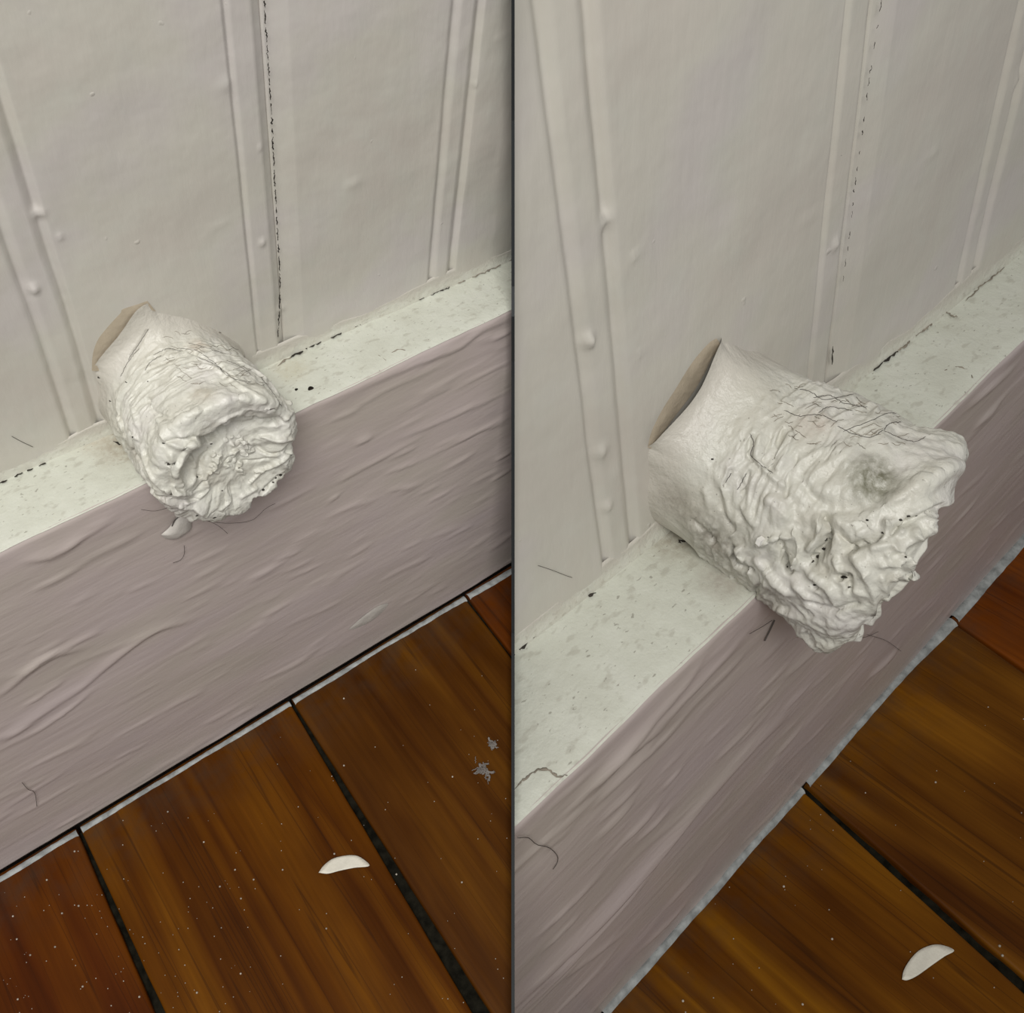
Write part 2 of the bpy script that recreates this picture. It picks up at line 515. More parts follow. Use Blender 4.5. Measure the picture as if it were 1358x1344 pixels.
# ------------------------------------------------------------------ baseboard: mauve face, cream ledge, caulk
FACE_RIDGES = {  # pixel polyline, half width, height, asymmetry (bright upper lip)
 'L': [([(0, 925), (35, 895), (70, 872), (110, 862)], .10, .07), ([(18, 905), (60, 872), (90, 862)], .06, .06),
       ([(30, 940), (85, 905)], .06, .05), ([(85, 862), (135, 838)], .06, .05), ([(40, 975), (80, 950), (125, 915)], .06, .05),
       ([(5, 1075), (60, 1040), (105, 1012)], .06, .03), ([(95, 925), (160, 870), (205, 838), (250, 825)], .12, .07),
       ([(0, 988), (45, 955), (120, 905)], .14, .05), ([(45, 745), (90, 725), (150, 690)], .10, .05), ([(30, 745), (75, 738), (110, 712)], .08, .05),
       ([(440, 535), (520, 498), (570, 478), (610, 462), (640, 440), (678, 425)], .10, .06), ([(465, 545), (520, 515), (600, 480)], .08, .04),
       ([(470, 590), (495, 580)], .10, .06), ([(510, 630), (555, 613)], .07, .04), ([(560, 610), (640, 570), (678, 552)], .07, .05),
       ([(530, 583), (590, 557), (678, 517)], .09, .04), ([(655, 612), (680, 598)], .08, .05), ([(650, 640), (680, 622)], .09, .05),
       ([(640, 572), (672, 560)], .06, .04), ([(515, 652), (550, 645)], .06, .04), ([(435, 668), (452, 655)], .06, .05),
       ([(365, 745), (400, 730)], .06, .04), ([(380, 770), (430, 748)], .06, .03), ([(330, 770), (380, 745)], .07, .04),
       ([(450, 640), (500, 612), (560, 580)], .08, .04), ([(150, 980), (215, 945)], .05, .03), ([(150, 1010), (200, 985)], .05, .03),
       ([(600, 520), (680, 478)], .06, .04), ([(650, 455), (680, 440)], .08, .06)],
 'R': [([(695, 1325), (740, 1278), (800, 1218), (870, 1140), (930, 1065), (1000, 990), (1050, 948)], .22, .12),
       ([(700, 1338), (800, 1232), (860, 1165)], .10, .06), ([(783, 1055), (820, 1012), (850, 985), (880, 965)], .14, .09),
       ([(790, 1068), (840, 1018), (870, 990)], .12, .07), ([(795, 1090), (850, 1040)], .09, .05), ([(790, 1115), (840, 1065)], .08, .05),
       ([(830, 1115), (875, 1070)], .10, .06), ([(845, 1118), (890, 1075)], .08, .05), ([(710, 1245), (780, 1180)], .07, .05),
       ([(720, 1262), (770, 1215)], .06, .05), ([(880, 1048), (905, 1020)], .07, .04), ([(850, 1260), (910, 1200)], .10, .06),
       ([(940, 1180), (960, 1160)], .08, .05), ([(745, 1090), (790, 1040), (840, 985), (900, 920), (930, 880)], .09, .05),
       ([(870, 970), (930, 905), (985, 850)], .10, .05), ([(950, 1010), (1000, 960)], .09, .05), ([(1040, 900), (1090, 855)], .1, .05),
       ([(1150, 900), (1190, 865)], .12, .08), ([(745, 1300), (830, 1235)], .09, .05), ([(720, 1130), (760, 1100)], .06, .03),
       ([(1280, 545), (1345, 490)], .09, .05), ([(1290, 570), (1325, 540)], .07, .04)],
}
def edge_wobble(v, x):
    return .035 * N(x * .5, 3.3, 7.7) + .02 * N(x * 1.7, 1.3, 2.7)
def build_baseboard(v):
    p = PR[v]
    x0, x1 = (-26, 26) if v == 'L' else (-18, 24)
    xs = np.arange(x0, x1, .10)
    H = p['H']; gap = .14 if v == 'L' else .03
    zs = np.concatenate([-np.array([.03, .055, .085, .12, .155]), np.arange(-.20, -H + gap, -.085), [-H + gap]])
    # ridge field
    RF = []
    for pts, w, h in FACE_RIDGES[v]:
        q = np.array([on_face(v, a) for a in smooth_line(pts, max(6, len(pts) * 4))])[:, [0, 2]]
        RF.append((q, w, h))
    gx, gz = np.meshgrid(xs, zs)
    dis = np.zeros_like(gx)
    for q, w, h in RF:
        lo, hi = q.min(0) - 4 * w, q.max(0) + 4 * w
        sel = np.where((gx > lo[0]) & (gx < hi[0]) & (gz > lo[1]) & (gz < hi[1]))
        if len(sel[0]) == 0: continue
        P = np.stack([gx[sel], gz[sel]], 1)
        best = np.full(len(P), 1e9); sgn = np.zeros(len(P)); tt = np.zeros(len(P))
        L = len(q) - 1
        for i in range(L):
            a, b = q[i], q[i + 1]; ab = b - a
            t = np.clip(((P - a) @ ab) / (ab @ ab), 0, 1)
            c = a + t[:, None] * ab
            d = np.linalg.norm(P - c, axis=1)
            m_ = d < best
            best[m_] = d[m_]; tt[m_] = (i + t[m_]) / L
            cr = ab[0] * (P[:, 1] - a[1]) - ab[1] * (P[:, 0] - a[0])
            sgn[m_] = np.sign(cr[m_])
        taper = np.clip(np.sin(np.pi * np.clip(tt, .02, .98)), 0, 1) ** .6
        s = best * sgn
        # lip: soft above, sharp drop below
        prof = np.where(s > 0, np.exp(-(s / (2.0 * w)) ** 2), np.exp(-(s / (.5 * w)) ** 2))
        dis[sel] += h * prof * taper
    V = []
    for j, z in enumerate(zs):
        rnd_top = 0.0
        if z > -.2:
            k = (z + .2) / .2
            rnd_top = .09 * k * k
        for i, x in enumerate(xs):
            d = .045 * N(x * .22, z * .5, 1.1) + .010 * N(x * .5 + z * .25, z * 1.3, 4.4) + .075 * max(0, N(x * .7 + z * .6, z * 3.0, 8.4) - .30)
            ew = edge_wobble(v, x)
            y = -D + p['flean'] * (-z) - d * min(1, (-z) / .5) - dis[j, i] + rnd_top - ew * max(0, 1 + z / .6)
            V.append((x, y, z + D * 0 + (-D * p['ls']) * max(0, 1 + z / 1.0)))
    nx, nz = len(xs), len(zs)
    Fc = grid_faces(nx, nz)
    Fc = [f[::-1] for f in Fc]
    o = len(V)
    for x in xs:
        V.append((x, -D + p['flean'] * H + .75, -H + gap))
    Fc += [((nz - 1) * nx + i + 1, (nz - 1) * nx + i, o + i, o + i + 1) for i in range(nx - 1)]
    o2 = len(V)
    for x in xs:
        V.append((x, .5, -H + gap + .02)); V.append((x, .5, -.1))
    b = obj('baseboard_' + SIDE[v], V, Fc, MAT[v]['face'], v, clip=True)
    tag(b, 'tall mauve painted baseboard with a cream ledge on top', 'baseboard', kind='structure')
    # inner core so that the gap below the face stays dark
    cv, cf = box_mesh(x0, x1, -D + .55, .6, -H - .1, -.35)
    obj('core', cv, cf, MAT[v]['gap'], v, b, clip=True, smooth=False)
    # ledge
    ys = np.concatenate([np.arange(.3, -1.7, -.075), np.arange(-1.70, -1.90, -.05), [-1.90, -1.935, -1.965, -1.985]])
    V = []
    for y in ys:
        for x in xs:
            ew = edge_wobble(v, x)
            t = max(0, (-y - 1.7) / .3)
            z = p['ls'] * y + .02 * N(x * .6, y * .8, 3.9) + .012 * N(x * 2.1, y * 2.0, 6.1) - .055 * t * t
            V.append((x, y - ew * max(0, (-y - 1) / 1.0), z))
    n1 = len(ys)
    l = obj('ledge', V, grid_faces(len(xs), n1), MAT[v]['ledge'], v, b, clip=True)
    l['label'] = 'cream ledge along the top of the baseboard, specked with dirt'
    # closed lip between ledge and face
    # caulk fillet in the corner of wall and ledge
    V = []
    ks = np.linspace(0, 1, 14)
    xs2 = np.arange(x0, x1, .07)
    for k in ks:
        for x in xs2:
            topz = .50 + .25 * N(x * .5, 0, 1.7) + .08 * N(x * 1.6, 0, 5.5)
            z = topz * (1 - k) ** 1.0
            # concave section from the wall to the ledge
            foot = .05 + .02 * N(x * .9, 9, 0)
            X = x + p['vt'] * z * .3
            y = wall_y(v, X, z) - foot * k ** 2.2 - .012 * math.sin(math.pi * k) * 0
            rr = .025 * N(x * 3, k * 3, 0) + .018 * N(x * 7, k * 6, 3)
            y -= rr * .8 * k * math.sin(math.pi * min(1, k)) + .010 * k
            if k == 0: y += .04
            if k == 1: z = -.05
            V.append((X, y, z))
    cau = obj('caulk_bead', V, [f[::-1] for f in grid_faces(len(xs2), len(ks))], MAT[v]['caulk'], v, b, clip=True)
    cau['label'] = 'rough cream caulk filling the corner of wall and ledge'
    # cracks along the caulk and on the ledge
    parts = []; soft = []
    if v == 'L':
        parts += ribbon(v, 'ledge', [(-40, 655), (0, 638), (30, 625), (65, 610)], .045, .03, .6, ((2, 5), (.5, 2)), 1)
        parts += ribbon(v, 'ledge', [(107, 588), (118, 582), (131, 578)], .05, .02, .8, None, 2)
        parts += ribbon(v, 'ledge', [(136, 566), (144, 561), (150, 558)], .03, .0, .8, None, 12)
        parts += ribbon(v, 'ledge', [(150, 584), (160, 590)], .035, .0, .8, None, 13)
        parts += ribbon(v, 'ledge', [(384, 471), (400, 464), (430, 450), (460, 436), (482, 427)], .055, .03, 1.2, ((6, 16), (.5, 2)), 3)
        parts += ribbon(v, 'ledge', [(488, 423), (505, 412), (522, 407)], .05, .02, .9, None, 4)
        parts += ribbon(v, 'ledge', [(545, 400), (575, 387), (604, 375)], .035, .02, .7, ((8, 20), (1, 2)), 5)
        soft += ribbon(v, 'ledge', [(604, 375), (640, 360), (680, 341)], .04, .02, .7, ((8, 20), (1, 3)), 6)
        soft += ribbon(v, 'ledge', [(366, 482), (384, 471)], .05, .02, .7, None, 8)
        soft += ribbon(v, 'ledge', [(485, 472), (500, 470), (512, 478)], .025, .0, .5, None, 9)
        soft += ribbon(v, 'ledge', [(520, 468), (528, 464), (545, 463)], .03, .0, .6, ((3, 5), (1, 2)), 10)
    else:
        parts += ribbon(v, 'ledge', [(670, 872), (690, 853), (712, 833), (740, 810), (765, 792), (790, 783)], .050, .03, .6, ((3, 7), (.5, 2)), 1)
        parts += ribbon(v, 'ledge', [(834, 730), (850, 722), (868, 710)], .04, .02, .7, None, 2)
        parts += ribbon(v, 'ledge', [(880, 702), (876, 692), (888, 684)], .04, .05, .6, None, 12)
        parts += ribbon(v, 'ledge', [(894, 715), (905, 718), (918, 716)], .035, .0, .9, None, 3)
        parts += ribbon(v, 'ledge', [(1153, 490), (1170, 475), (1185, 466)], .045, .02, 1, None, 4)
        soft += ribbon(v, 'ledge', [(1185, 466), (1215, 440), (1245, 414)], .04, .02, .8, ((8, 15), (1, 3)), 5)
        soft += ribbon(v, 'ledge', [(1248, 413), (1265, 420)], .03, .02, .8, None, 6)
        soft += ribbon(v, 'ledge', [(1275, 398), (1300, 375), (1326, 355)], .03, .02, .8, None, 7)
        soft += ribbon(v, 'ledge', [(683, 1045), (700, 1030), (713, 1020), (728, 1022), (738, 1030), (752, 1030)], .035, .01, .7, None, 8)
        soft += ribbon(v, 'ledge', [(1245, 494), (1270, 486), (1285, 490), (1290, 500)], .03, .0, .6, ((3, 6), (1, 2)), 9)
    cr = obj('crack', *join(parts), MAT[v]['crack'], v, b, clip=True)
    cr['label'] = 'dark broken crack where wall meets ledge'
    obj('crack', *join(soft), MAT[v]['soft'], v, b, clip=True)
    return b

# ------------------------------------------------------------------ floor of planks
def plank(v, parent, i, xa, xb, ga, gb, length, mat, dz):
    """plank from the wall outwards; xa, xb = seam positions at the wall, ga/gb = half gaps (near, far)"""
    p = PR[v]
    y0 = -D + p['flean'] * p['H'] - .02
    ys = np.concatenate([[0, .02, .06, .12], np.arange(.3, length, .35)])
    prof = [(0, -1.6), (0, -.10), (.015, -.045), (.05, -.012), (.11, 0)]
    V = []
    for yy in ys:
        sag = 0.0 if yy > .1 else -.06 * (1 - yy / .1) ** 2
        wl = ga[0] + (ga[1] - ga[0]) * min(yy / 12, 1.6) + .018 * N(yy * .8, i * 3.1, 0)
        wr = gb[0] + (gb[1] - gb[0]) * min(yy / 12, 1.6) + .018 * N(yy * .8, i * 5.7, 4)
        a = xa + p['sl'] * yy + wl; b = xb + p['sl'] * yy - wr
        row = [(a + e, z) for e, z in prof]
        for k in range(1, 8):
            xx = a + .11 + (b - a - .22) * k / 8
            row.append((xx, .02 * math.sin(math.pi * k / 8) + .01 * N(xx, yy * .2, i)))
        row += [(b - e, z) for e, z in prof[::-1]]
        V += [(x, y0 - yy, -p['H'] + dz + z + (sag if z > -.5 else 0)) for x, z in row]
    nx = len(prof) * 2 + 7
    Fc = [f[::-1] for f in grid_faces(nx, len(ys))]
    Fc.append(tuple(range(nx)))
    Fc.append(tuple((len(ys) - 1) * nx + k for k in range(nx))[::-1])
    o = obj('plank', V, Fc, mat, v, parent, clip=True)
    # white paint left along the plank's end by the baseboard
    x0 = xa + (ga[0] + .02); x1 = xb - (gb[0] + .02)
    n = int((x1 - x0) / .08)
    rows = []
    w0 = .26 if v == 'L' else .22
    lo = .10 if v == 'L' else .015
    for k in range(5):
        for q in range(n + 1):
            x = x0 + (x1 - x0) * q / n
            wid = w0 * (1 + .25 * N(x * .5, 2, i) + .06 * N(x * 2.0, 5, i)) + .12 * float(sstep(6.0, 9.0, x))
            t = k / 4
            y = y0 + .03 - (lo + wid * t) + (0 if v == 'L' else .02)
            z = -p['H'] + dz + .025 + .018 * math.sin(math.pi * t) + .012 * N(x * 4, y * 4, 1) - (.05 if k in (0, 4) else 0)
            if v == 'R': z += .10 * (1 - t)
            rows.append((x, y, z))
    if o:
        e = obj('paint_edge', rows, [f[::-1] for f in grid_faces(n + 1, 5)], MAT[v]['strip'], v, o, clip=True)
        if e: e['label'] = 'chalky white paint along the plank end'
    return o

A_DARK = (.034, .0072, .0006); A_MID = (.086, .0262, .0010); A_LITE = (.138, .050, .0016)
def build_floor(v):
    p = PR[v]
    name = 'floor'
    x0, x1 = (-30, 28) if v == 'L' else (-22, 28)
    cv, cf = box_mesh(x0, x1, -30, 1.0, -p['H'] - 2.6, -p['H'] - 1.0)
    f = obj(name, cv, cf, MAT[v]['gap'], v, clip=True, smooth=False)
    tag(f, 'dark varnished plank floor below the baseboard', 'floor', kind='structure')
    s = p['S']
    w = s[1] - s[0]; w2 = s[2] - s[1]
    if v == 'L':
        seams = [s[0] - 2 * w, s[0] - w, s[0], s[1], s[2], s[2] + w2, s[2] + 2 * w2]
        half = [(.07, .12), (.07, .12), (.06, .17), (.05, .22), (.05, .07), (.07, .12), (.07, .12)]
        sets = [(1, A_DARK, A_MID, A_LITE), (2, (0.0310, 0.0063, 0.0007), (0.0635, 0.0140, 0.0011), (0.0969, 0.0264, 0.0015)), (7, A_DARK, A_MID, (0.1356, 0.0480, 0.0024)),
                (4, (0.0426, 0.0124, 0.0011), (0.0760, 0.0256, 0.0024), (0.1085, 0.0403, 0.0031)), (5, (0.0542, 0.0109, 0.0011), (0.0891, 0.0217, 0.0015), (0.1085, 0.0279, 0.0024)), (6, A_DARK, A_MID, A_LITE)]
    else:
        seams = [s[0] - 8.6, s[0], s[1], s[2], s[2] + w2, s[2] + 2 * w2]
        half = [(.07, .12), (.07, .12), (.10, .20), (.05, .08), (.07, .12), (.07, .12)]
        sets = [(1, A_DARK, A_MID, A_LITE), (8, (0.0620, 0.0162, 0.0014), (0.1302, 0.0458, 0.0024), (0.2046, 0.0818, 0.0038)), (9, (0.0768, 0.0236, 0.0020), (0.1340, 0.0496, 0.0038), (0.1860, 0.0720, 0.0050)),
                (5, (0.0868, 0.0186, 0.0018), (0.1426, 0.0360, 0.0024), (0.1736, 0.0446, 0.0038)), (6, A_DARK, A_MID, A_LITE)]
    length = 22 if v == 'L' else 17
    for i in range(len(seams) - 1):
        sd, d, mi, li = sets[i]
        plank(v, f, i, seams[i], seams[i + 1], half[i], half[i + 1], length, wood(p['u'], sd, d, mi, li), .012 * N(i * 3.3, 1, 1))
    # packed dirt in the seams
    for i in range(1, len(seams) - 1):
        V = []
        ys = np.arange(.05, length, .2)
        wdt = .5
        for k in range(4):
            for yy in ys:
                x = seams[i] + p['sl'] * yy + (k / 3 - .5) * wdt
                V.append((x, -D - yy, -p['H'] - .22 + .07 * N(x * 2, yy * 1.2, i) + .05 * N(x * 5, yy * 4, i)))
        obj('seam_dirt', V, grid_faces(len(ys), 4), MAT[v]['filler'], v, f, clip=True)
    return f

# ------------------------------------------------------------------ the painted peg
PEG = {
 'L': dict(bx=-.867, bz=.831, rx=1.80, rz=1.68, ex=-.80, ez=.78, ln=3.24, ea=1.87, eb=1.85, ty=.034, tz=.05, seed=0.0,
           torn=[(122, 488), (131, 473), (144, 456), (161, 437), (173, 419), (180, 406), (191, 396), (203, 398)],
           rest=[(225, 412), (270, 430), (300, 446), (330, 468)], lift=.10),
 'R': dict(bx=-1.70, bz=1.33, rx=1.76, rz=1.68, ex=-1.10, ez=.62, ln=3.42, ea=2.0, eb=2.05, ty=.18, tz=-.16, seed=0.0,
           torn=[(857, 594), (864, 575), (887, 543), (912, 510), (930, 480), (942, 455), (951, 446), (958, 443)],
           rest=[(985, 465), (1022, 482), (1060, 500), (1095, 520)], lift=.26),
}
def crop(v, pts):
    return [(90 + a / 3.732, 370 + b / 3.732) if v == 'L' else (830 + a / 2.83, 410 + b / 2.83) for a, b in pts]
# folds, rolls (+) and creases (-) of the thick paint: path, width, height
STROKES = {
 'L': [([(480, 760), (600, 690), (740, 625), (900, 600), (1020, 620)], .15, .12), ([(480, 790), (560, 830), (660, 810), (700, 800)], .10, .12),
       ([(510, 870), (530, 960), (560, 1020)], .07, .09), ([(600, 880), (640, 940), (610, 1010)], .08, .09), ([(370, 830), (390, 920), (440, 1010), (520, 1060), (610, 1060)], .07, .08),
       ([(400, 1040), (480, 1100), (560, 1130)], .06, .06), ([(930, 950), (1000, 930), (1060, 900), (1100, 860)], .06, .09), ([(960, 780), (1040, 800), (1110, 790)], .06, .08),
       ([(980, 700), (1060, 690), (1110, 660)], .06, .07), ([(900, 1010), (960, 950)], .05, .06), ([(680, 990), (690, 1040), (640, 1090), (590, 1110)], .05, .06),
       ([(780, 1050), (800, 1100), (760, 1140)], .05, .05), ([(780, 480), (850, 530), (900, 560), (960, 600)], .06, .06), ([(860, 420), (960, 480), (1030, 560)], .06, .06),
       ([(920, 640), (1000, 650), (1090, 690)], .06, .06), ([(690, 800), (730, 760), (800, 710), (900, 690), (980, 700), (1050, 690)], .08, -.15), ([(500, 800), (600, 790), (680, 790)], .05, -.09),
       ([(640, 960), (660, 900), (700, 850)], .08, -.12), ([(540, 1040), (620, 1055), (680, 1000)], .05, -.07), ([(490, 920), (508, 920)], .04, -.12), ([(640, 980), (655, 980)], .04, -.08),
       ([(600, 360), (700, 400), (780, 450), (860, 520)], .04, -.05), ([(310, 380), (350, 330), (390, 260)], .035, -.04), ([(400, 600), (430, 660), (520, 690), (600, 650)], .05, -.06),
       ([(960, 1060), (1010, 1010), (1060, 970)], .05, -.12), ([(930, 830), (1000, 870), (1060, 860)], .05, -.08), ([(860, 900), (930, 900), (990, 890)], .04, -.05),
       ([(300, 760), (330, 860), (390, 950)], .05, -.06), ([(470, 1080), (560, 1100), (640, 1090)], .04, -.06), ([(330, 780), (350, 790)], .06, .09), ([(560, 780), (580, 785)], .06, .08),
       ([(450, 700), (480, 730)], .09, .08), ([(250, 690), (290, 790)], .06, .06), ([(320, 640), (340, 720)], .06, .05), ([(760, 590), (880, 590)], .10, .07), ([(530, 690), (640, 660)], .08, .06),
       ([(1000, 470), (1060, 540), (1100, 620)], .05, .06), ([(800, 600), (890, 640), (980, 620)], .05, -.04), ([(620, 420), (720, 440), (800, 500)], .05, .05),
       ([(860, 1080), (930, 1040)], .06, .05), ([(720, 1160), (840, 1160), (920, 1120)], .05, .05)],
 'R': [([(760, 800), (860, 810), (960, 760), (1060, 690), (1170, 620), (1240, 590)], .15, .14), ([(820, 540), (830, 580)], .30, .08), ([(760, 690), (880, 700)], .16, .08),
       ([(500, 880), (560, 860), (610, 850)], .06, .12), ([(630, 830), (645, 900), (630, 960)], .08, .16), ([(715, 790), (725, 850), (690, 900)], .06, .10),
       ([(900, 1000), (930, 1080), (920, 1160), (900, 1220)], .06, .07), ([(960, 1010), (980, 1090), (960, 1180)], .05, .06), ([(1010, 900), (1100, 850), (1200, 810)], .08, .10),
       ([(1080, 780), (1180, 730), (1250, 690)], .08, .10), ([(1150, 900), (1100, 960)], .07, .07), ([(750, 780), (762, 830), (740, 900), (700, 950)], .07, -.22),
       ([(830, 900), (900, 870), (980, 840), (1080, 790), (1180, 740)], .06, -.18), ([(600, 955), (612, 985)], .05, -.12), ([(800, 1005), (835, 1005)], .05, -.14), ([(575, 870), (595, 930), (620, 970)], .06, -.12),
       ([(840, 1030), (838, 1060)], .04, -.10), ([(705, 1025), (715, 1045)], .04, -.10),
       ([(590, 450), (560, 540), (540, 600)], .04, -.07), ([(470, 480), (460, 550), (500, 600)], .04, -.07), ([(640, 560), (610, 640), (600, 700)], .04, -.06), ([(430, 640), (440, 690)], .04, -.06),
       ([(395, 610), (375, 665)], .04, -.06), ([(460, 610), (440, 690)], .035, -.06), ([(545, 480), (515, 570)], .04, -.06), ([(620, 470), (590, 560), (570, 600)], .05, .06), ([(500, 480), (490, 550)], .05, .06),
       ([(500, 580), (550, 630), (600, 670)], .05, .07), ([(400, 900), (410, 960), (470, 980)], .05, -.10), ([(470, 1080), (500, 1040)], .05, -.08), ([(690, 1100), (780, 1130), (870, 1110)], .05, -.09),
       ([(560, 1120), (620, 1150)], .06, .07), ([(425, 905), (440, 935)], .07, .12), ([(700, 1000), (760, 1050), (790, 1100)], .07, .09), ([(860, 930), (900, 990)], .08, .10), ([(790, 940), (800, 980)], .07, .10),
       ([(350, 690), (360, 760), (400, 830)], .06, -.06), ([(300, 680), (320, 760)], .08, .06), ([(440, 740), (480, 800)], .09, .08), ([(540, 720), (600, 780)], .10, .08), ([(250, 800), (330, 870)], .07, -.07),
       ([(660, 640), (700, 700), (760, 740)], .06, -.05), ([(930, 900), (1000, 880)], .06, .09), ([(960, 960), (1040, 940)], .06, .09), ([(880, 850), (930, 830)], .07, .07), ([(1190, 850), (1210, 870)], .08, .10),
       ([(800, 840), (850, 900)], .05, -.12), ([(1040, 960), (1080, 1020)], .06, .06), ([(640, 1040), (680, 1080)], .08, .08), ([(560, 1030), (600, 1060)], .08, .09), ([(500, 950), (540, 1000)], .08, .09)],
}
GRAINS = {'L': [(700, 870, 160, 90), (780, 780, 130, 80)], 'R': [(960, 800, 130, 60), (980, 900, 90, 110), (1100, 760, 110, 60)]}
def sculpt(v, Vf, Fc):
    rnd = random.Random(11)
    strokes = [(crop(v, a), w, h) for a, w, h in STROKES[v]]
    for x0, y0, w, h in GRAINS[v]:
        for k in range(22):
            a = (x0 + rnd.random() * w, y0 + rnd.random() * h)
            b = (a[0] + rnd.uniform(-14, 14), a[1] + rnd.uniform(-10, 10))
            strokes.append((crop(v, [a, b]), rnd.uniform(.03, .05), rnd.uniform(.05, .10)))
    me = bpy.data.meshes.new('t'); me.from_pydata(Vf.tolist(), [], Fc); me.update()
    nrm = np.zeros(len(Vf) * 3); me.vertices.foreach_get('normal', nrm); nrm = nrm.reshape(-1, 3)
    bpy.data.meshes.remove(me)
    tree = BVHTree.FromPolygons([Vector(x) for x in Vf], Fc)
    out = Vf.copy()
    for uvs, w, h in strokes:
        P = []
        for a in smooth_line(uvs, max(4, 6 * len(uvs))):
            o, r = ray(v, a)
            hh = tree.ray_cast(Vector(o), Vector(r).normalized())
            if hh[0] is not None: P.append(np.array(hh[0]))
        if len(P) < 2: continue
        P = np.array(P)
        lo, hi = P.min(0) - 2.6 * w, P.max(0) + 2.6 * w
        sel = np.where(((Vf > lo) & (Vf < hi)).all(1))[0]
        if len(sel) == 0: continue
        Q = Vf[sel]
        d = np.full(len(sel), 9.0)
        for i in range(len(P) - 1):
            a, ab = P[i], P[i + 1] - P[i]
            t = np.clip(((Q - a) @ ab) / (ab @ ab + 1e-9), 0, 1)
            d = np.minimum(d, np.linalg.norm(Q - a - t[:, None] * ab, axis=1))
        out[sel] += nrm[sel] * (h * np.exp(-(d / w) ** 2))[:, None]
    return out

